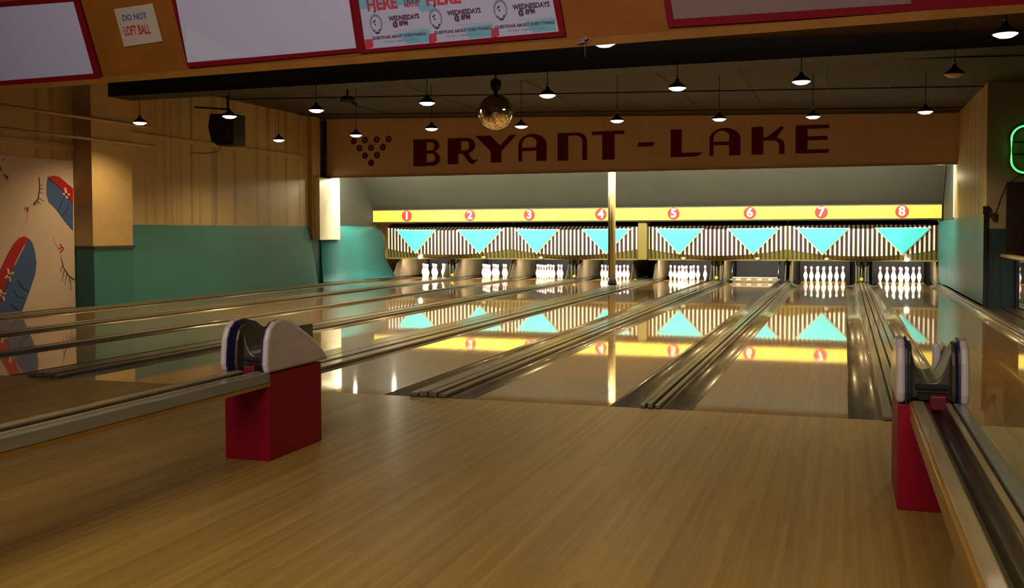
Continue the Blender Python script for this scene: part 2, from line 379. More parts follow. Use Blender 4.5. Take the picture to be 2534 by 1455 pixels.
# right wall by lane eight, flared turquoise wainscot, near end post
struct(MB().box(RX, RX + .24, YN, 21.4, 1.5, ceil_z(RX) + .02).build('wall_right', M['beige']))
wz = 1.54
w = MB().add([(RX - .012, YN, wz + .02), (RX - .012, 17.3, wz - .03), (RX - .10, 18.45, wz - .06), (RX - .012, YN, .046), (RX - .012, 17.3, .046), (RX - .10, 18.45, .046),
              (RX + .24, YN, wz + .02), (RX + .24, 18.45, wz - .06), (RX + .24, YN, .046), (RX + .24, 18.45, .046)],
             [(0, 3, 4, 1), (1, 4, 5, 2), (0, 1, 2, 7, 6), (0, 6, 8, 3), (2, 5, 9, 7)])
struct(w.build('wall_right_wainscot', M['turq']))
struct(MB().box(RX - .035, RX + .02, YN - .06, YN - .005, -.1, wz + .02).box(RX - .05, RX + .05, YN - .07, YN - .005, wz, wz + .13).build('trim_9', M['darkmetal']))
struct(MB().box(RX - .02, RX, YH + .26, YH + .42, 1.55, 2.7).box(RX - .02, RX, YH + .5, YH + .56, 1.55, 2.7).build('trim_painted_light', M['cream']))  # cream strips paint the bright tube-lit band onto the wall
struct(MB().box(RX - .015, RX, YH + .57, 18.4, 1.5, 3.6).build('wall_right_recess', M['greywall']))
# wall facing the lanes beside the walkway, with a dark door
w = MB().box(RX + .012, 4.7, YN - .012, YN - .001, 1.30, ceil_z(4.7) + .1, 0).box(RX + .012, 4.7, YN - .012, YN - .001, -.14, 1.30, 1)
struct(w.build('wall_right_end', [M['backwall'], M['turq_dark']]))
a = aty(2490, 451, YN)
dd = MB().box(a.x, a.x + .86, YN - .055, YN - .013, 0.0, a.z)
door = struct(dd.build('door_1', M['maroon_door'], bevel=.006))
MB().tube([(a.x + .78, YN - .06, .98), (a.x + .78, YN - .11, .98), (a.x + .68, YN - .11, .98)], .011, 8).build('door_handle', M['steel'], door, True)
struct(MB().box(4.55, 4.75, -11.2, YN, -.2, 4.1).build('wall_right_outer', M['backwall']))
struct(MB().box(-12.2, 4.7, -11.4, -11.2, -.2, 4.3).build('wall_back', M['backwall']))
struct(MB().box(-12.2, 4.7, YEND + .25, YEND + .4, -.3, 4.3).build('wall_front', M['black']))
# low wall with mirror
lw = MB().box(RX2 + .012, RX2 + .10, 1.0, YN - .02, -.14, .84)
struct(lw.build('wall_low', M['turq_dark']))
struct(MB().box(RX2 - .015, RX2 + .13, 1.0, YN - .02, .84, .885).build('trim_11', M['brass'], bevel=.006))
mir = MB().box(RX2 - .004, RX2 + .010, 5.5, YN - .03, .0, .825).build('wall_mirror', M['mirror'])
tag(mir, 'long low mirror facing lane eight below the tan ledge, reflecting pins', 'mirror')
MB().box(RX2 - .012, RX2 + .010, 5.5, YN - .03, -.02, -.0005).build('bottom_rail', M['darkmetal'], mir)

# sloping grey canopy above the numbers
cx0, cx1 = LX + .02, RX - .03
struct(MB().prism([(cx0, 18.34, 1.91), (cx0, 17.55, 2.78), (cx0, 16.75, 3.65), (cx0, 16.85, 3.65), (cx0, 18.44, 1.91)], (cx1 - cx0, 0, 0)).build('ceiling_canopy', M['greywall']))

# ------------------------------------------------------------------ lanes, gutters and cappings
def half_gutter(x0, x1, y0, y1, depth=.075):
    mb = MB(); n = 10; pts = []
    for i in range(n + 1):
        a = PI * i / n; pts.append(((x0 + x1) / 2 - (x1 - x0) / 2 * math.cos(a), -.006 - depth * math.sin(a)))
    out = [(x1, -.13), (x0, -.13)]
    poly = [Vector((x, y0, z)) for x, z in pts + out]
    return mb.prism(poly, (0, y1 - y0, 0))
GW = .225
gaps = []
for i, x in enumerate(LANES):
    lane = thing('bowling_lane', (x, 0, -.13), 'glossy wooden bowling lane leading to the red number %s disc' % NUM[i], 'lane', 'the eight lanes')
    MB().box(x - LW, x + LW, 0.004, 20.35, -.13, 0).build('lane_bed', M['lane'], lane)
    gl = min(GW, .11 if i == 4 else GW); gr = .11 if i == 3 else GW
    half_gutter(x - LW - gl, x - LW - .002, 0.004, 20.3).build('gutter', M['gutter'], lane, True)
    half_gutter(x + LW + .002, x + LW + gr, 0.004, 20.3).build('gutter', M['gutter'], lane, True)
    gaps.append((x - LW - gl, x + LW + gr))
def capping(x0, x1, y0, label, style, ztop=.03):
    o = thing('lane_capping', ((x0 + x1) / 2, y0, -.13), label, 'capping', 'ridged cappings between the gutters')
    w_ = x1 - x0; m = MB()
    if w_ < .13:
        m.box(x0, x1, y0, 20.3, -.13, ztop); m.build('capping_board', M['cap'], o, bevel=.012)
    else:
        m.box(x0, x1, y0, 20.3, -.13, ztop - .03, 1)
        k = 4 if w_ > .28 else 3; g = .014; bw = (w_ - g * (k - 1)) / k
        for j in range(k): m.box(x0 + j * (bw + g), x0 + j * (bw + g) + bw, y0, 20.3, ztop - .029, ztop + (.012 if 0 < j < k - 1 else 0), 0)
        m.build('capping_board', [M['cap'], M['groove']], o, bevel=.006)
    return o
capping(LX + .18, gaps[0][0], 0.004, 'ridged capping strip along the left wall outside lane one', 0)
for i in range(7):
    capping(gaps[i][1], gaps[i + 1][0], 0.004, 'ridged wooden capping between the lanes numbered %s and %s' % (NUM[i], NUM[i + 1]), 0)
struct(MB().box(RX - .02, RX2 - .02, 0, YN - .08, -.13, .012).build('floor_ledge', M['groove']))
capping(gaps[7][1], RX - .04, 0.004, 'ridged capping strip beside lane eight along the mirrored low wall', 0)

# ------------------------------------------------------------------ number band, masks
zb0, zb1, yb = 1.565, 1.875, 18.28
bx0, bx1 = LX + .03, 2.655
band = thing('number_band', ((bx0 + bx1) / 2, yb, zb0), 'long yellow fascia band carrying the eight red lane numbers', 'sign')
MB().box(bx0, bx1, yb, yb + .16, zb0, zb1, 0).box(bx0, bx1, yb - .004, yb + .16, zb1, zb1 + .03, 1).build('band_board', [M['yellow'], M['groove']], band)
MB().box(bx0, bx1, yb + .02, yb + .5, zb0 - .03, zb0 - .001).build('band_underside', M['groove'], band)
discpx = [(1007, 535), (1163, 535), (1310, 532), (1487, 528), (1667, 525.5), (1855.6, 523.5), (2032.5, 522), (2232, 521)]
for i, p in enumerate(discpx):
    c = aty(p[0], p[1], yb); c.z = (zb0 + zb1) / 2 + .005
    dm = place2d(MB(), loops2d([circ(0, 0, .150)], .012), (c.x, yb - .007, c.z), (1, 0, 0), (0, 0, 1))
    do = dm.build('number_disc', M['disc_red'], band)
    do['label'] = 'red disc with cream number %d' % (i + 1)
    place2d(MB(), text2d(str(i + 1), .30, .006, .010), (c.x, yb - .0165, c.z), (1, 0, 0), (0, 0, 1)).build('numeral', M['cream'], do)

def mask(x0, x1, la, lb, lit, label):
    xc, hw = (x0 + x1) / 2, (x1 - x0) / 2
    root = thing('pinsetter_mask', (xc, YM, .58), label, 'mask', 'striped masks above the pins')
    yf = lambda x: YM + .05 - .24 * (1 - ((x - xc) / hw) ** 2)
    zt = lambda x: 1.325 + .075 * ((x - xc) / hw) ** 2 * 1.0
    zl = lambda x: .672 + .155 * abs((x - xc) / hw) ** 2.2
    N = 48; me_v = []; me_f = []; me_m = []; uv = []
    for i in range(N + 1):
        x = x0 + (x1 - x0) * i / N; y = yf(x)
        for (yy, zz) in ((YM + .36, 1.53), (y + .02, zt(x) + .004), (y, zt(x)), (y, zl(x)), (y + .012, zl(x) - .01), (max(y + .05, YM - .02), .58), (YM + .36, .57)):
            me_v.append((x, yy, zz))
    R_ = 7
    for i in range(N):
        for j in range(R_ - 1):
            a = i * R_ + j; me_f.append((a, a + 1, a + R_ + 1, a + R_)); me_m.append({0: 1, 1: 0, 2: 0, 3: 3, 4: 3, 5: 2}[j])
    mb = MB(); mb.v = me_v; mb.f = me_f; mb.m = me_m
    o = mb.build('striped_panel', [M['stripe'], M['stripe_shaded'], M['groove'], M['stripe_skirt_shaded']], root)
    ul = o.data.uv_layers.new(name='UVMap')
    for lp in o.data.loops:
        co = o.data.vertices[lp.vertex_index].co; ul.data[lp.index].uv = (co.x + xc + 30.0, co.z)
    for xe in (x0, x1):
        sg = 1 if xe == x1 else -1; e = MB()
        e.prism([(xe, YM + .4, 1.53), (xe, yf(xe), zt(xe)), (xe, yf(xe), zl(xe)), (xe, YM + .05, .57), (xe, YM + .4, .57)], (sg * .012, 0, 0))
        e.build('end_plate', M['olive'], root)
    MB().box(x0, x1, YM - .02, YM + .02, .545, .582).build('bottom_rail', M['olive'], root)
    for (lx, on) in ((la, lit[0]), (lb, lit[1])):
        tx = lx + (.0 if abs(lx) < 20 else 0)
        xl, xr = tx - .60, tx + .60
        ya, yc_, yb_ = yf(max(x0, xl)) - .04, yf(tx) - .05, yf(min(x1, xr)) - .04
        zt_, zb_ = 1.335, .725
        def tri(k, dy, ridge):
            a, b, t, mid = (xl - .035 * k, ya - dy, zt_ + .012 * k), (xr + .035 * k, yb_ - dy, zt_ + .012 * k), (tx, yc_ - dy, zb_ - .035 * k), (tx, (ya + yb_) / 2 - dy - ridge, zt_ + .012 * k)
            q = MB(); fr = [a, mid, b, t]; bk = [(p[0], p[1] + .03 + ridge * (p is mid), p[2]) for p in fr]
            q.add(fr + bk, [(0, 3, 1), (1, 3, 2), (4, 5, 7), (5, 6, 7), (0, 1, 5, 4), (1, 2, 6, 5), (2, 3, 7, 6), (3, 0, 4, 7)]); return q
        rim = tri(1, 0, .02).build('triangle_rim', M['cream'], root)
        tri(0, .026, .05).build('triangle', M['aqua'], root)
        bx = MB().lathe([(.001, -.05), (.035, -.045), (.055, -.02), (.06, 0.01), (.03, .03), (.001, .032)], (tx + .10, YM - .10, .60), 14)
        bx.build('pilot_lamp', M['pilot'] if on else M['pilot_off'], root, True)
    return root
mx = lambda px: aty(px, 600, YM).x
mask(mx(957), -7.96, -10.62, -8.77, (True, False), 'striped mask with two aqua triangles below the numbers one and two')
mask(-7.94, mx(1578), -7.17, -5.31, (False, False), 'striped mask with two aqua triangles below the numbers three and four')
mask(mx(1605), mx(1946), -3.43, -1.615, (False, False), 'striped mask with two aqua triangles below the numbers five and six')
mask(mx(1950), 2.60, 0.015, 1.82, (False, True), 'striped mask with two aqua triangles below the numbers seven and eight')
fp = MB().box(mx(1580) + .01, mx(1603) - .01, YM - .10, YM + .3, .56, 1.53).build('filler_panel', M['olive'])
tag(fp, 'narrow olive filler panel between the striped masks behind the column', 'panel')

# ------------------------------------------------------------------ pin ends
prof = [(.0255, 0), (.0290, .012), (.0360, .045), (.0455, .075), (.0540, .105), (.0575, .125), (.0555, .150), (.0480, .180), (.0370, .212), (.0290, .236),
        (.0250, .256), (.0232, .276), (.0240, .300), (.0280, .325), (.0315, .345), (.0305, .362), (.0220, .376), (.0100, .3815), (.0008, .383)]
pmats = [0] * (len(prof) - 1)
pmats[9] = 1; pmats[11] = 1
pin0 = None
SPOT = [('head pin at the front of the triangle', 0, 0), ('left pin of the second row', -.5, 1), ('right pin of the second row', .5, 1),
        ('left pin of the third row', -1, 2), ('middle pin of the third row', 0, 2), ('right pin of the third row', 1, 2),
        ('left corner pin of the back row', -1.5, 3), ('inner left pin of the back row', -.5, 3), ('inner right pin of the back row', .5, 3), ('right corner pin of the back row', 1.5, 3)]
for i, x in enumerate(LANES):
    if i == 5: continue
    for nm, dx, row in SPOT:
        if pin0 is None:
            pin0 = MB().lathe(prof, (0, 0, 0), 24, pmats).build('bowling_pin', [M['pin'], M['pin_red']], None, True); o = pin0
        else:
            o = pin0.copy(); COL.objects.link(o)
        o.location = (x + dx * .3048, 19.05 + row * .264, 0)
        tag(o, 'white bowling pin, %s standing below number %s' % (nm, NUM[i]), 'pin', 'bowling pins on lane %s' % NUM[i])
        pl_ = None
for i, x in enumerate(LANES):
    area_light('pin_light', (x, 18.90, .535), (x, 19.55, .12), 1.1, .06, 60, (1.0, .90, .74))
    for sd in (-1, 1):
        xk = x + sd * (LW + (.10 if (i, sd) in ((3, 1), (4, -1)) else .225) + .018) if not (i == 0 and sd < 0) else x - LW - .19
        k = MB().prism([(xk - .014, 18.42, .044), (xk - .014, 18.30, .06), (xk - .014, 18.62, .44), (xk - .014, 18.80, .54), (xk - .014, 20.71, .54), (xk - .014, 20.71, .044)], (.028, 0, 0))
        o = k.build('kickback_panel', M['kick'], None, bevel=.006)
        tag(o, 'upright kickback board at the %s side of the pins on lane %s' % ('left' if sd < 0 else 'right', NUM[i]), 'kickback', 'kickback boards beside the pins')
    cu = MB().box(x - LW - .10, x + LW + .10, 20.72, 20.80, -.10, .62).build('pit_curtain', M['black'])
    tag(cu, 'black pit curtain hanging behind lane %s' % NUM[i], 'curtain', 'pit curtains')
    pf = MB().box(x - LW - .22, x + LW + .22, 20.4, 20.7, -.13, -.09).build('pit_carpet', M['groove'])
    tag(pf, 'dark pit floor pad behind the pins of lane %s' % NUM[i], 'pad', 'pit pads')
# ball return housings in the middle of each pair
for (a, b) in ((0, 1), (2, 3), (4, 5), (6, 7)):
    xm = (gaps[a][1] + gaps[b][0]) / 2; hw = (gaps[b][0] - gaps[a][1]) / 2 - .05
    r = thing('return_housing', (xm, 18.75, .03), 'grey ball return housing between the pins of lanes %s and %s' % (NUM[a], NUM[b]), 'ball return', 'ball return housings')
    MB().box(xm - hw, xm + hw, 18.8, 19.3, .045, .52).build('body', M['groove'], r)
    for sd in (-1, 1):
        MB().box(xm + sd * (hw - .02) - .022, xm + sd * (hw - .02) + .022, 18.66, 18.80, .045, .53).build('post', M['steel'], r, bevel=.006)
    MB().box(xm - .03, xm + .0, 18.70, 18.795, .14, .53).build('guide_bar', M['steel'], r)
    MB().box(xm - hw + .04, xm + hw - .04, 18.70, 18.79, .44, .53).build('top_plate', M['hood_dark'], r)
    MB().lathe([(.001, -.045), (.040, -.04), (.046, 0), (.040, .04), (.001, .045)], (xm - .02, 18.68, .10), 12).build('reflector', M['yellow_lens'], r, True)
# sweep bar lowered on lane six
x = LANES[5]
s = thing('sweep_bar', (x, 18.9, .02), 'grey pinsetter sweep bar lowered across lane six with no pins', 'sweep')
MB().box(x - .56, x + .56, 18.88, 18.95, .015, .12).build('bar', M['steel'], s, bevel=.008)
for k in range(4): MB().box(x - .45 + k * .26, x - .35 + k * .26, 18.868, 18.88, .045, .085).build('bar_plate', M['cream'], s)
for sd in (-1, 1):
    MB().tube([(x + sd * .575, 18.91, .07), (x + sd * .575, 19.1, .34), (x + sd * .575, 19.5, .50)], .022, 8).build('arm', M['darkmetal'], s, True)
    MB().lathe([(.001, -.03), (.05, -.03), (.05, .03), (.001, .03)], (x + sd * .60, 18.88, .05), 14).build('hub', M['hood_dark'], s, True)

# ------------------------------------------------------------------ column
YC = 15.98
cb_ = aty(1515, 700, YC)
col = thing('steel_column', (cb_.x, YC, .02), 'round cream steel column with black base in front of number four', 'column')
MB().lathe([(.078, .16), (.078, 3.95)], (cb_.x, YC, 0), 24).build('shaft', M['column'], col, True)
MB().lathe([(.105, .03), (.105, .09), (.085, .16), (.08, .17)], (cb_.x, YC, 0), 24).build('column_base', M['black'], col, True)
MB().box(cb_.x - .13, cb_.x + .13, YC - .13, YC + .13, 2.90, 2.93).build('cap_plate', M['column'], col)
MB().tube([(cb_.x - .07, YC - .06, .2), (cb_.x - .07, YC - .06, 2.9)], .014, 8).build('conduit', M['hood_dark'], col, True)

# ------------------------------------------------------------------ painted name on the header
lt = MB()
yl = YH - .006
def letter(px0, px1, pyt, pyb, loops):
    """loops in a unit box (0..1) of the letter"""
    tl, br = aty(px0, pyt, YH), aty(px1, pyb, YH)
    w_, h_ = br.x - tl.x, tl.z - br.z
    place2d(lt, loops2d([[(u * w_, v * h_) for u, v in lp] for lp in loops], .006), (tl.x, yl, br.z), (1, 0, 0), (0, 0, 1))
def arc(cx, cy, rx, ry, a0, a1, n=10): return [(cx + rx * math.cos(math.radians(a0 + (a1 - a0) * i / n)), cy + ry * math.sin(math.radians(a0 + (a1 - a0) * i / n))) for i in range(n + 1)]
LB = [[(0, 0)] + arc(.72, .24, .28, .24, -90, 90) [0:6] + arc(.72, .26, .28, .28, 0, 70, 5) + arc(.70, .76, .28, .24, -70, 90) + [(0, 1)],
      [(.50, .14), (.50, .46), (.66, .46)] + arc(.70, .30, .12, .16, 80, -80, 6) + [(.66, .14)], [(.50, .58), (.50, .88), (.64, .88)] + arc(.68, .73, .12, .15, 80, -80, 6) + [(.64, .58)]]
LR = [[(0, 0), (.36, 0), (.36, .40), (.50, .40), (.66, .16)] + [(.74, .03), (.86, -.02), (1.0, .12), (1.0, .20), (.90, .12), (.82, .18), (.70, .42)] + arc(.66, .71, .28, .29, -50, 90) + [(0, 1)],
      [(.46, .52), (.46, .88), (.60, .88)] + arc(.62, .70, .12, .18, 80, -80, 6) + [(.60, .52)]]
LY = [[(.0, 1), (.36, 1), (.60, .62), (.84, 1), (1.0, 1), (.63, .42), (.63, 0), (.37, 0), (.37, .42)]]
LA = [[(0, 0), (.13, 0), (.13, .38), (.64, .38), (.64, 0), (1, 0), (1, .62)] + arc(.50, .60, .50, .40, 0, 180, 16) + [(0, .6)],
      [(.13, .50), (.13, .62)] + arc(.40, .62, .27, .28, 180, 20, 10) + [(.64, .62), (.64, .50)]]
LN = [[(0, 0), (.36, 0), (.36, .90), (.60, .90)] + arc(.62, .68, .22, .22, 90, 0, 6) + [(.84, 0), (1, 0), (1, .70)] + arc(.66, .68, .34, .32, 0, 90, 8) + [(0, 1)]]
LT = [[(0, .88), (.32, .88), (.32, 0), (.70, 0), (.70, .88), (1, .88), (1, 1), (0, 1)]]
LL = [[(0, 0), (.80, 0), (1, .14), (.34, .14), (.34, 1), (0, 1)]]
LK = [[(0, 0), (.36, 0), (.36, .50), (.62, .50)] + arc(.66, .30, .18, .20, 90, 0, 6) + [(.84, 0), (1, 0), (1, .34)] + arc(.72, .34, .28, .26, 0, 80, 6) + [(.98, .96), (.90, 1), (.46, .62), (.36, .62), (.36, 1), (0, 1)]]
LE = [[(0, 0), (1, 0), (1, .13), (.36, .13), (.36, .46), (.96, .46), (.96, .60), (.36, .60), (.36, .87), (1, .87), (1, 1), (0, 1)]]
LD = [[(0, 0), (.9, 0), (1, 1), (.08, 1)]]
for args in ((1023, 1089, 346, 410, LB), (1108, 1181, 343, 405, LR), (1177, 1279, 337, 401, LY), (1283, 1353, 333, 398, LA), (1380, 1453, 330, 396, LN), (1465, 1545, 326, 394, LT),
             (1577, 1620, 353, 362, LD), (1660, 1740, 321, 387, LL), (1756, 1832, 318, 384, LA), (1860, 1941, 315, 381, LK), (1969, 2051, 311, 378, LE)):
    letter(*args)
lo = lt.build('painted_lettering', M['maroon'], header)
lo['label'] = 'maroon painted name BRYANT - LAKE'
em = MB(); en = MB()
rows = [[(555, 1105), (643, 1098), (735, 1093), (828, 1088)], [(600, 1160), (690, 1157), (783, 1152)], [(643, 1218), (737, 1215)], [(692, 1275)]]
nums = [['7', '8', '9', '10'], ['4', '5', '6'], ['2', '3'], ['1']]
for rw, ns in zip(rows, nums):
    for (a, b), t in zip(rw, ns):
        c = aty(700 + a / 3.1625, b / 3.1625, YH)
        place2d(em, loops2d([circ(0, 0, .078)], .006), (c.x, yl, c.z), (1, 0, 0), (0, 0, 1))
        place2d(en, text2d(t, .085, .002), (c.x, yl - .005, c.z), (1, 0, 0), (0, 0, 1))
eo = em.build('pin_emblem', M['maroon'], header); eo['label'] = 'triangle of ten maroon dots'
en.build('emblem_numbers', M['header'], eo)

# ------------------------------------------------------------------ hanging lamps over the lanes
LZ = 3.10
lamp0 = None
def lamp(px, py, where, on=True, dia=.235):
    global lamp0
    p = atz(px, py, LZ); top = ceil_z(p.x)
    o = thing('pendant_lamp', p, '%s pendant spotlight hanging %s' % ('lit' if on else 'unlit', where), 'lamp', 'pendant spotlights over the lanes')
    if lamp0 is None:
        r = dia / 2; q = Vector(p)
        pt = [(.001, .115), (.022, .112), (.024, .09), (.034, .075), (.050, .060), (.085, .036), (r * .97, .008), (r, -.006), (r * .96, -.006), (.05, .03), (.001, .04)]
        MB().lathe(pt, q, 24).build('lamp_shade', M['shade'], o, True)
        MB().lathe([(.001, -.042), (r * .50, -.036), (r * .88, -.012), (r * .92, .0), (.001, .004)], q, 24).build('bulb', M['bulb'], o, True)
        MB().lathe([(.001, .155), (.016, .150), (.016, .118), (.001, .114)], q, 12).build('socket', M['steel'], o, True)
        MB().tube([q + Vector((0, 0, .15)), q + Vector((0, 0, 1))], .006, 6).build('cord', M['cable'], o)
        lamp0 = o
        for ch in o.children:
            if ch.name == 'cord': ch.scale.z = 1
    else:
        for ch in lamp0.children:
            c2 = ch.copy(); COL.objects.link(c2); c2.parent = o
    for ch in o.children:
        nm = ch.name.split('.')[0]
        if nm == 'bulb' and not on:
            ch.data = ch.data.copy(); ch.data.materials[0] = M['pilot_off']
        if nm == 'cord':      # every cord is as long as its ceiling is high
            ch.data = ch.data.copy(); lim = top - LZ
            for v in ch.data.vertices:
                if v.co.z > .5: v.co.z = lim + .01
    if on:
        d = bpy.data.lights.new('spot_light', 'SPOT'); d.energy = 185; d.color = (1.0, .70, .34); d.spot_size = math.radians(142); d.spot_blend = .65; d.shadow_soft_size = .06
        l = bpy.data.objects.new('spot_light', d); COL.objects.link(l); l.location = (p.x, p.y, p.z - .05)
    return o
lamp(690, 346, 'over lane one, in the row nearer the header')
for i, p in enumerate([(881, 334), (1068, 318), (1290, 312), (1527, 298), (1780, 294), (2012, 288), (2290, 276)]):
    lamp(p[0], p[1], 'over lane %s, in the row nearer the header' % NUM[i + 1])
for i, p in enumerate([(346, 303), (568, 287), (783, 272), (1057, 254), (1355, 235), (1676, 217), (1983, 201)]):
    lamp(p[0], p[1], 'over lane %s, in the middle row before the header lamps' % NUM[i])
lamp(2362, 183, 'over lane eight near the top of the right wall', False)
lamp(2488, 83, 'large in the upper right corner, nearest to the camera')
lamp(1496, 106, 'just under the lower edge of the orange overhead fascia')

# mirror ball
bc = aty(1227, 277, 6.2); br_ = .245
mb_ = thing('mirror_ball', bc, 'mirrored disco ball hanging before the header sign', 'disco ball')
m = MB(); n1, n2 = 26, 52
pr_ = [(br_ * math.sin(PI * j / n1) + 1e-4, -br_ * math.cos(PI * j / n1)) for j in range(n1 + 1)]
m.lathe(pr_, bc, n2); m.build('mirror_tiles', M['ball'], mb_)
MB().lathe([(.03, br_ - .01), (.035, br_ + .05), (.02, br_ + .08), (.001, br_ + .085)], bc, 14).build('hanger_cap', M['darkmetal'], mb_, True)
mt = MB().lathe([(.001, .30), (.06, .30), (.075, .34), (.075, .42), (.05, .45), (.001, .45)], bc, 18); mt.build('motor', M['black'], mb_, True)
MB().tube([bc + Vector((0, 0, br_ + .07)), bc + Vector((0, 0, .31))], .008, 6).tube([bc + Vector((0, 0, .44)), Vector((bc.x, bc.y, ceil_z(bc.x) + .01))], .012, 6).build('hanging_rod', M['cable'], mb_)

# ceiling spot fixture and loudspeaker
p = atz(860, 246, 3.62)
f_ = thing('ceiling_fixture', p, 'small black unlit fixture on the ceiling left of the disco ball', 'fixture')
MB().lathe([(.001, .05), (.10, .05), (.13, .02), (.13, -.02), (.09, -.05), (.001, -.055)], p, 18).build('housing', M['black'], f_, True)
MB().tube([p + Vector((0, 0, .04)), Vector((p.x, p.y, ceil_z(p.x) + .01))], .02, 8).tube([p + Vector((.05, 0, -.03)), p + Vector((.17, .02, -.10))], .022, 8).build('stem', M['black'], f_, True)
ys = 9.6
a, b = aty(517, 282, ys), aty(582, 356, ys)
sx0, sx1, sz0, sz1 = a.x, b.x, b.z, a.z
sp = thing('loudspeaker', ((sx0 + sx1) / 2, ys, sz0), 'black wedge loudspeaker hanging from the ceiling near the left wall', 'speaker')
MB().prism([(sx0 + .04, ys, sz0 + .08), (sx0 + .20, ys - .05, sz0 - .02), (sx1, ys - .06, sz0 - .02), (sx1, ys - .06, sz1 - .02), (sx0 + .02, ys, sz1), (sx0 - .03, ys, sz0 + .35)], (0, .42, 0)).build('cabinet', M['black'], sp, bevel=.012)
MB().box(sx0 + .20, sx1 - .05, ys - .085, ys - .062, sz0 + .05, sz1 - .1).build('grille', mat('speaker_cloth', (.012, .011, .011), .9), sp, bevel=.008)
MB().tube([((sx0 + sx1) / 2, ys + .2, sz1 - .05), ((sx0 + sx1) / 2, ys + .2, ceil_z(sx0) + .01)], .022, 8).tube([((sx0 + sx1) / 2, ys + .2, sz1 + .10), (sx0 - .5, ys + .25, sz1 + .18)], .018, 8).build('bracket', M['darkmetal'], sp)
MB().tube([(sx0 + .1, ys + .3, sz0 + .12), (sx0, ys + .3, sz0 - .10), (sx0 - .3, ys + .35, sz0 - .13), (LX + .02, ys + .5, sz0 - .1)], .008, 6).build('cable', M['cable'], sp)

# ------------------------------------------------------------------ mural board on the left wall
XM = LX + .012
m0 = atx(0, 390, XM); y0m, y1m = 3.6, 6.84
mz1 = atx(120, 393, XM).z
mu = thing('mural_board', (LX, (y0m + y1m) / 2, .05), 'tall white mural board painted with red and blue shoes and eyelashes', 'mural')
MB().box(LX + .001, XM, y0m, y1m, .03, mz1).build('board', M['mural'], mu)
def mp(px, py):
    q = atx(px, py, XM); return (q.y, q.z)
def paint(name, loops_px, material, parent, lift=.002, px=True):
    lp = [[mp(*q) for q in l] for l in loops_px] if px else loops_px
    lp = [[(min(q[0], y1m - .003), max(q[1], .045)) for q in l] for l in lp]
    return place2d(MB(), loops2d(lp, .002), (XM + lift, 0, 0), (0, 1, 0), (0, 0, 1)).build(name, material, parent)
def C4(x, y): return (x / 3.4636, 380 + y / 3.4636)     # from the close-up's pixels
shoe = lambda pts: [C4(*q) for q in pts]
b1 = paint('painted_shoe', [shoe([(408, 200), (398, 260), (398, 350), (415, 415), (480, 480), (560, 590), (625, 665), (625, 425), (570, 345), (480, 258)])], M['mural_blue'], mu)
paint('toe_stripe', [shoe([(408, 200), (450, 188), (505, 198), (560, 245), (625, 300), (625, 425), (590, 385), (520, 300)])], M['mural_red'], b1, .0045)
b2 = paint('painted_shoe', [shoe([(245, 728), (275, 760), (297, 830), (312, 930), (303, 1030), (270, 1130), (235, 1230), (190, 1358), (0, 1385), (-260, 1420), (-240, 1320), (-60, 1180), (40, 1130)])], M['mural_blue'], mu)
paint('toe_stripe', [shoe([(248, 730), (205, 708), (160, 725), (110, 780), (60, 870), (0, 1000), (-120, 1200), (-260, 1390), (0, 1290), (40, 1150), (120, 950), (190, 810)])], M['mural_red'], b2, .0045)
def stroke(pts, w0, w1):
    P = [Vector(q) for q in pts]; L_, R2 = [], []
    for i, q in enumerate(P):
        t = (P[min(i + 1, len(P) - 1)] - P[max(i - 1, 0)]).normalized(); nn = Vector((-t.y, t.x)); w_ = (w0 + (w1 - w0) * i / (len(P) - 1)) / 2
        L_.append(tuple(q + nn * w_)); R2.append(tuple(q - nn * w_))
    return L_ + R2[::-1]
def strokes(name, material, parent, lines, lift):
    mb2 = MB()
    for pts, w0, w1 in lines:
        lp = [(min(q[0], y1m - .003), max(q[1], .045)) for q in [mp(*C4(*s_)) for s_ in stroke(pts, w0, w1)]]
        place2d(mb2, loops2d([lp], .002), (XM + lift, 0, 0), (0, 1, 0), (0, 0, 1))
    return mb2.build(name, material, parent)
strokes('lace_cross', M['lace'], b1, [([(535, 345), (595, 352)], 16, 16), ([(555, 292), (572, 385)], 17, 17)], .007)
strokes('lace_cross', M['lace'], b2, [([(40, 1065), (115, 1015)], 16, 16), ([(65, 985), (85, 1095)], 17, 17)], .007)
strokes('lace_cross', M['lace'], b2, [([(0, 1215), (48, 1195)], 14, 14), ([(0, 1165), (35, 1260)], 15, 15)], .007)
strokes('stitching', M['mural_line'], b2, [([(150, 1090), (190, 1150), (240, 1180)], 5, 4), ([(110, 1170), (150, 1225), (210, 1240)], 5, 4), ([(95, 1290), (140, 1330), (180, 1355)], 5, 4), ([(120, 960), (60, 1130), (0, 1270)], 4, 4)], .007)
strokes('stitching', M['mural_line'], b1, [([(545, 370), (520, 440), (500, 490)], 4, 4), ([(590, 425), (560, 500), (525, 540)], 4, 4), ([(415, 215), (500, 280), (620, 420)], 4, 4)], .007)
strokes('painted_lashes', M['mural_line'], mu, [([(335, 205), (340, 300), (325, 390), (285, 440)], 8, 10), ([(340, 275), (370, 270)], 6, 3), ([(338, 305), (378, 302)], 6, 3), ([(336, 335), (375, 340)], 6, 3),
        ([(325, 380), (375, 408)], 7, 3), ([(315, 400), (350, 438)], 7, 3), ([(303, 410), (322, 442)], 7, 3), ([(290, 420), (298, 448)], 7, 3)], .002)
strokes('painted_lashes', M['mural_line'], mu, [([(525, 900), (545, 980), (590, 1050), (640, 1085)], 5, 11), ([(535, 960), (515, 1020)], 6, 3), ([(550, 1000), (530, 1100)], 6, 3), ([(572, 1030), (555, 1125)], 6, 3),
        ([(595, 1060), (585, 1110)], 6, 3), ([(605, 1075), (607, 1170)], 6, 3)], .002)
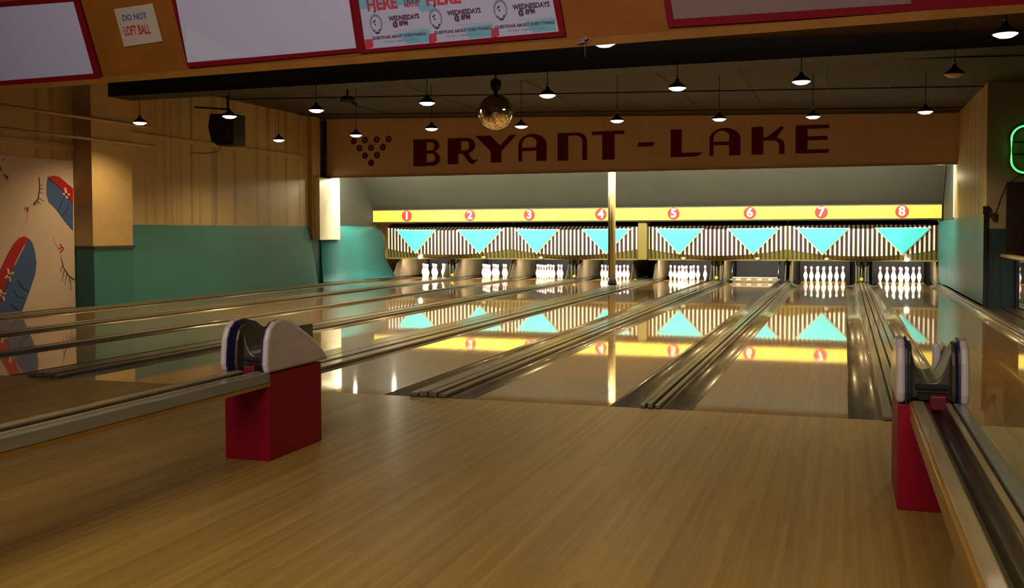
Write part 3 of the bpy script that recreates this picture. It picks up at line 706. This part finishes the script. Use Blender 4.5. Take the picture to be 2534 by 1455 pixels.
strokes('painted_lashes', M['mural_line'], mu, [([(30, 180), (70, 205)], 8, 12), ([(50, 190), (45, 225)], 6, 4), ([(62, 200), (62, 235)], 6, 4)], .002)
strokes('painted_lashes', M['mural_line'], mu, [([(25, 60), (45, 35)], 6, 4)], .002)
strokes('painted_marks', M['mural_red'], mu, [([(222, 455), (212, 480), (232, 480)], 9, 9), ([(238, 460), (236, 500), (222, 500)], 9, 9), ([(515, 775), (530, 805), (500, 820)], 11, 11), ([(535, 800), (545, 820), (515, 845)], 11, 11), ([(5, 110), (12, 150)], 10, 10)], .002)
strokes('painted_stems', M['mural_tan'], mu, [([(280, 440), (230, 480)], 6, 6), ([(235, 505), (238, 560), (190, 635)], 8, 3), ([(455, 705), (465, 760), (500, 810)], 4, 8), ([(515, 850), (535, 940)], 6, 6)], .002)

# ------------------------------------------------------------------ overhead fascia with boards
FZ = 2.40
fl, fr = atz(0, 225, FZ), atz(2534, 30, FZ)
e1 = (fr - fl).normalized()
e2 = -ray(2559, 8600).normalized(); e2 = (e2 - e1 * e2.dot(e1)).normalized()
fn = e1.cross(e2).normalized()
if fn.dot(EYE - fl) < 0: fn = -fn
def fas(px, py, lift=0.0):
    r = ray(px, py); o = fl + fn * lift
    t = (o - EYE).dot(fn) / r.dot(fn); return EYE + r * t
def fboard(pts, lift, thick):
    return MB().prism([fas(*q) + fn * lift for q in pts], fn * thick)
def grow(p, s, t): return p + e1 * s + e2 * t
F0, F1 = fl - e1 * 2.6, fr + e1 * 2.2
fh = 1.22
fa = MB().prism([F0, F1, F1 + e2 * fh, F0 + e2 * fh], -fn * .06)
fo = fa.build('overhead_fascia', M['fascia'])
tag(fo, 'long orange veneer fascia hanging overhead across the alley above the foul line', 'fascia')
MB().prism([F0 + fn * .001, F1 + fn * .001, F1 + e2 * .05 + fn * .001, F0 + e2 * .05 + fn * .001], fn * .022).build('edge_trim', M['fascia_trim'], fo)
tb = MB()
for k in range(8):
    q = F0 + e1 * (0.6 + k * 1.75) + e2 * (fh - .05) - fn * .07
    tb.tube([q, Vector((q.x, q.y + .02, ceil_z(q.x) + .01))], .02, 8)
tb.build('hanger_rod', M['darkmetal'], fo)

def framed(name, outer, inner, label, cat, board_mat, extra=None):
    """outer / inner px polygons (same count); frame between them, board in the middle"""
    o_ = [fas(*q) for q in outer]; i_ = [fas(*q) for q in inner]
    root = thing(name, fas(*inner[0]), label, cat)
    n = len(o_); fm = MB(); z0, z1 = fn * .004, fn * .024
    vs_ = [p + z0 for p in o_] + [p + z1 for p in o_] + [p + z1 for p in i_] + [p + z0 for p in i_]
    fs_ = []
    for k in range(n):
        q = (k + 1) % n
        for a_, b_ in ((0, 1), (1, 2), (2, 3), (3, 0)): fs_.append((a_ * n + k, a_ * n + q, b_ * n + q, b_ * n + k))
    fm.add(vs_, fs_); fm.build('frame', M['frame_red'], root)
    MB().prism([p + fn * .004 for p in i_], fn * .009).build('board', board_mat, root)
    return root
T = -330                                  # boards run on above the picture
def ext(p, q, y): return (q[0] + (p[0] - q[0]) * (y - q[1]) / (p[1] - q[1]), y)
# first white board (left), its top edge just in view
framed('white_board', [(-330, 234), (257, 193), (197, -12), (-330, 32)], [(-330, 226), (237, 181), (187, 2), (-330, 42)],
       'white blank board in red frame at the left end of the fascia', 'board', M['white_board'])
# second white board and the poster share a rail
framed('white_board', [(470, 167), (893, 127), (820, T), (350, T)], [(467, 155), (886, 118), (822, T + 20), (380, T + 20), (447, 0), (463, 55)][:4],
       'large white blank board right of the small notice with a peeling corner', 'board', M['white_board'])
pk = MB().prism([fas(464, 62) + fn * .016, fas(468, 154) + fn * .016, fas(600, 141) + fn * .016], fn * .003)
pko = pk.build('peeling_sheet', mat('paper_back', (.60, .62, .66), .6)); pko.parent = [o for o in COL.objects if o.name.startswith('white_board') and o.type == 'EMPTY'][-1]
pko.data.transform(Matrix.Translation(-pko.parent.location))
po = framed('trivia_poster', [(893, 131), (1402, 88), (1330, T), (826, T)], [(907, 121), (1386, 77), (1312, T + 20), (846, T + 20)],
            'trivia night poster sheet in a red frame with three repeated panels', 'poster', M['poster'])
framed('brown_board', [(1655, 67), (2640, 2), (2560, T), (1595, T)], [(1668, 47), (2256, 8), (2196, T + 20), (1610, T + 20)],
       'plain brown board in bright red frame at the right of the fascia', 'board', M['brown_board'])
# poster print
def fast(px, py, txt, size, material, bold=0.0, sx=1.0, name='lettering', lift=.0145):
    return place2d(MB(), text2d(txt, size, .001, bold, sx), fas(px, py) + fn * lift, e1, e2).build(name, material, po)
def fpoly(pts, material, name, lift=.0137):
    return MB().prism([fas(*q) + fn * lift for q in pts], fn * .0006).build(name, material, po)
for q in ([(893, 22), (1060, 6), (1058, -40), (886, -22)], [(1030, 12), (1070, 6), (1085, 26), (1045, 28)], [(1170, 0), (1230, -8), (1235, -40), (1165, -30)]):
    fpoly(q, M['poster_teal'], 'teal_patch')
for (x0, y0) in ((905, 86), (1062, 72), (1216, 58)):
    fpoly([(x0 + 80, y0 - 4), (x0 + 158, y0 - 16), (x0 + 162, y0 + 16), (x0 + 105, y0 + 22)], M['poster_teal'], 'teal_patch')
    fpoly([(x0 + (0 if x0 == 905 else 2), y0 + 11), (x0 + 19, y0 + 10), (x0 + 22, y0 + 28), (x0 + 14, y0 + 33), (x0 + 2, y0 + 34)], M['poster_red'], 'red_patch', .0142)
    fast(x0 + 84, y0 + 3, 'QUESTIONS ABOUT EVERYTHING!', .026, M['poster_ink'], .0008, .98)
    fast(x0 + 90, y0 + 14, 'TO PLAY - FABULOUS PRIZES', .019, M['poster_grey'], 0, 1.05)
for (x0, y0) in ((933, 57), (1080, 44), (1240, 22)):
    lg = MB(); c0 = fas(x0, y0) + fn * .0145
    place2d(lg, loops2d([circ(0, 0, .046, 30, .060), circ(0, -.004, .036, 30, .048)], .001), c0, e1, e2, 0)
    for (u, v, r_) in ((-.012, .012, .006), (-.004, .018, .005), (-.018, .008, .004), (-.006, -.006, .006), (-.022, -.046, .007), (.020, -.044, .007), (.0, -.064, .007), (.004, .075, .008), (-.010, -.060, .006), (.012, -.060, .006)):
        place2d(lg, loops2d([circ(u, v, r_, 8)], .001), c0 + fn * .0006, e1, e2, 1)
    lg.build('round_emblem', [M['poster_grey'], M['poster_ink']], po)
for (x0, y0, x1, y1) in ((1002, 43, 993, 58), (1150, 29, 1146, 43), (1316, 14, 1305, 29)):
    fast(x0, y0, 'WEDNESDAYS', .042, M['poster_ink'], .0016, .80 if x0 < 1100 else .84 if x0 < 1300 else .88)
    fast(x1, y1, '@ 8PM', .042, M['poster_ink'], .0016, .86)
    fast(x1 + 22, y1 + 15, '- - - - - - - - - - - -', .03, M['poster_grey'], 0, 1.0, 'fine_line')
fast(947, 10, 'HERE', .105, M['poster_red'], .004, .92)
fast(1098, -3, 'HERE', .105, M['poster_red'], .004, 1.0)
fast(1020, 2, 'TRIVIA', .050, M['poster_ink'], .001, .80)
fast(1021, 11, 'MAFIA', .040, M['poster_red'], .001, .95)
# small notice
ns = thing('notice_sign', fas(312, 115), 'small cream notice reading do not loft ball on the orange fascia', 'sign')
fboard([(310, 116), (405, 102), (380, 8), (284, 22)], .003, .010).build('plate', M['sign_cream'], ns, bevel=.003)
sn = MB(); place2d(sn, text2d('DO NOT', .058, .001, .0015, .95), fas(336, 42) + fn * .0138, e1, e2); sn.build('lettering', M['blue_ink'], ns)['label'] = 'faded blue words DO NOT'
sn = MB(); place2d(sn, text2d('LOFT BALL', .092, .001, .002, .53), fas(342, 75) + fn * .0138, e1, e2); sn.build('lettering', M['red'], ns)['label'] = 'red words LOFT BALL'
# bit of string caught under the trim
rb = MB(); c0 = fas(1452, 97) + fn * .03
rb.tube([c0 + e1 * (.03 * math.cos(t * 1.9) - .004 * t + .01) + e2 * (.022 * math.sin(t * 2.3)) + fn * .004 * t for t in range(9)], .004, 6)
rb.tube([c0, c0 - e2 * .02 - e1 * .004, c0 + Vector((0, 0, -.10))], .0025, 5)
tag(rb.build('string_scrap', M['ribbon'], None, True), 'scrap of lavender string dangling from the fascia lower edge', 'string')

# ------------------------------------------------------------------ ball returns on the approach
def ball_return(xc, label, yend=-8.4, hood_y=-2.30):
    r = thing('ball_return', (xc, hood_y, 0), label, 'ball return', 'ball returns on the approach')
    X = lambda v: xc + v - .925
    zt, zb = .50, .418
    y1 = hood_y + .02
    MB().box(X(.81), X(.822), yend, y1, zb, zt - .004).build('side_board', M['rail_wood'], r, bevel=.004)
    MB().box(X(.822), X(1.046), yend, y1, zb, zb + .02).build('rail_bed', M['rail_wood'], r)
    MB().box(X(.822), X(.872), yend, y1, zb + .021, zt).build('rail', M['rail_cap'], r, bevel=.006)
    MB().box(X(.8725), X(.884), yend, y1, zb + .021, zt - .010).build('rail_lip', M['hood_dark'], r)
    t_ = MB(); pts = [(X(.8845), zt - .012)] + [(X(.8845) + .0755 * k / 8, zt - .018 - .022 * math.sin(PI * k / 8)) for k in range(1, 8)] + [(X(.96), zt - .012), (X(.96), zb + .021), (X(.8845), zb + .021)]
    t_.prism([(a_, yend, b_) for a_, b_ in pts], (0, y1 - yend, 0)); t_.build('ball_track', M['rail_track'], r, True)
    MB().box(X(.9605), X(.984), yend, y1, zb + .021, zt).build('rail', M['rail_cap'], r, bevel=.005)
    MB().box(X(.9845), X(.997), yend, y1, zb + .021, zt - .014).build('rail_lip', M['groove'], r)
    MB().box(X(.9975), X(1.046), yend, y1, zb + .021, zt - .002).build('rail', M['rail_teal'], r, bevel=.006)
    for yy in (-7.6, -5.4):
        MB().box(X(.90), X(.94), yy, yy + .04, 0, zb).build('leg', M['darkmetal'], r, bevel=.004)
        MB().box(X(.85), X(.99), yy - .03, yy + .07, 0, .012).build('foot_plate', M['darkmetal'], r)
    # red pedestal
    hx0, hx1 = X(.758), X(1.054)
    MB().box(hx0 + .004, hx1 - .01, hood_y, hood_y + .60, 0, .485).build('pedestal', M['hood_red'], r, bevel=.006)
    # two cheeks, rounded tops, white edge with dark trim inside
    def cheek(xa, xb, side):
        pr2 = []
        pr2 += [(hood_y - .02, .493), (hood_y - .035, .54), (hood_y - .03, .60), (hood_y - .02, .68), (hood_y + .01, .74), (hood_y + .06, .775), (hood_y + .14, .785), (hood_y + .26, .76), (hood_y + .46, .66), (hood_y + .60, .57), (hood_y + .68, .493)]
        MB().prism([(xa, a_, b_) for a_, b_ in pr2], (xb - xa, 0, 0)).build('cheek', M['hood_white'], r, bevel=.018, seg=3)
        xi = xb if side < 0 else xa
        tr = [(xi, a_ + (.006 if a_ < hood_y + .3 else -.006), b_ - .004) for a_, b_ in pr2]
        MB().prism(tr, (.008 if side < 0 else -.008, 0, 0)).build('cheek_trim', M['hood_blue'], r)
        lin = [(xi + (.009 if side < 0 else -.009), a_ * .80 + (hood_y + .30) * .20, b_ * .92 + .038) for a_, b_ in pr2]
        MB().prism(lin, (.022 if side < 0 else -.022, 0, 0)).build('cheek_liner', M['hood_dark'], r, bevel=.01)
    cheek(hx0 - .006, hx0 + .034, -1)
    cheek(hx1 - .034, hx1 + .004, 1)
    # saddle between the cheeks with a slot and the red cushion
    sd_ = MB(); N = 12; pts = []
    for k in range(N + 1):
        u = k / N; x_ = hx0 + .062 + (hx1 - hx0 - .124) * u
        pts.append((x_, .572 + .15 * abs(2 * u - 1) ** 2.6))
    poly = [(a_, hood_y + .10, b_) for a_, b_ in pts] + [(pts[-1][0], hood_y + .10, .50), (pts[0][0], hood_y + .10, .50)]
    sd_.prism(poly, (0, .50, 0)); sd_.build('saddle', M['hood_dark'], r, bevel=.008)
    MB().box(xc - .085, xc + .055, hood_y + .075, hood_y + .099, .545, .568).build('slot_bar', M['black'], r, bevel=.004)
    MB().box(xc - .075, xc + .085, hood_y + .055, hood_y + .099, .500, .530).build('opening', M['black'], r)
    MB().box(xc - .030, xc + .042, hood_y - .02, hood_y + .054, .463, .532).build('cushion', M['cushion'], r, bevel=.008)
    MB().prism([(hx1 - .115, hood_y + .45, .56), (hx1 - .075, hood_y + .45, .56), (hx1 - .078, hood_y + .45, .70), (hx1 - .095, hood_y + .45, .725), (hx1 - .112, hood_y + .45, .70)], (0, .06, 0)).build('stop_tab', M['hood_white'], r, bevel=.008)
    return r
ball_return(.925, 'red and white ball return hood with rail at the right, between lanes seven and eight')
ball_return(-2.625, 'ball return rail at the left, running toward the gap between lanes five and six')

# ------------------------------------------------------------------ neon sign by the right wall
yn = YN - .07
nl, nr = aty(2503, 313, yn), aty(2503, 428, yn)
x0, zt_, zb_ = nl.x, nl.z, nr.z; wn = 1.0; rc = .20
ne = thing('neon_sign', (x0 + wn / 2, yn, zb_), 'green neon outline sign on the wall above the dark maroon door', 'neon sign')
path = []
for (cx_, cz_, a0) in ((x0 + wn - rc, zt_ - rc, 0), (x0 + rc, zt_ - rc, 90), (x0 + rc, zb_ + rc, 180), (x0 + wn - rc, zb_ + rc, 270)):
    for k in range(9):
        a_ = math.radians(a0 + 90 * k / 8); path.append((cx_ + rc * math.cos(a_), yn - .03, cz_ + rc * math.sin(a_)))
MB().tube(path, .016, 10, closed=True).build('neon_tube', M['neon'], ne, True)
MB().tube([(a_, b_ + .03, c_) for a_, b_, c_ in path], .026, 8, closed=True).build('backing_tube', M['black'], ne, True)
for zz in (.40, .66):
    MB().box(x0 + .03, x0 + wn - .03, yn - .01, yn + .01, zb_ + (zt_ - zb_) * zz - .012, zb_ + (zt_ - zb_) * zz + .012).build('support_bar', M['black'], ne)
zc = (zt_ + zb_) / 2
st = [(x0 + .14, zc + .03), (x0 + .28, zc + .08), (x0 + .30, zc + .22), (x0 + .40, zc + .10), (x0 + .54, zc + .10), (x0 + .44, zc), (x0 + .46, zc - .14), (x0 + .34, zc - .05), (x0 + .24, zc - .02)]
MB().tube([(a_, yn - .03, b_) for a_, b_ in st], .013, 8, closed=True).build('inner_tube', M['neon_white'], ne, True)
MB().prism([(x0 + .20, yn - .02, zc + .03), (x0 + .30, yn - .02, zc + .07), (x0 + .36, yn - .02, zc + .01)], (0, .01, 0)).build('inner_panel', M['neon_red'], ne)
MB().prism([(x0 + .24, yn - .02, zc - .03), (x0 + .34, yn - .02, zc - .06), (x0 + .36, yn - .02, zc - .2), (x0 + .28, yn - .02, zc - .16)], (0, .01, 0)).build('inner_panel', M['neon_blue'], ne)
pg = aty(2461, 535, YN - .02); q1 = aty(2476, 490, YN - .02); q2 = aty(2492, 455, YN - .02); q3 = aty(2515, 440, YN - .02)
MB().tube([pg, q1, q2, q3, (x0 + .2, yn, zb_)], .007, 6).build('power_cord', M['cable'], ne)
MB().box(pg.x - .035, pg.x + .035, YN - .05, YN - .004, pg.z - .07, pg.z + .06).build('plug', M['black'], ne, bevel=.015)
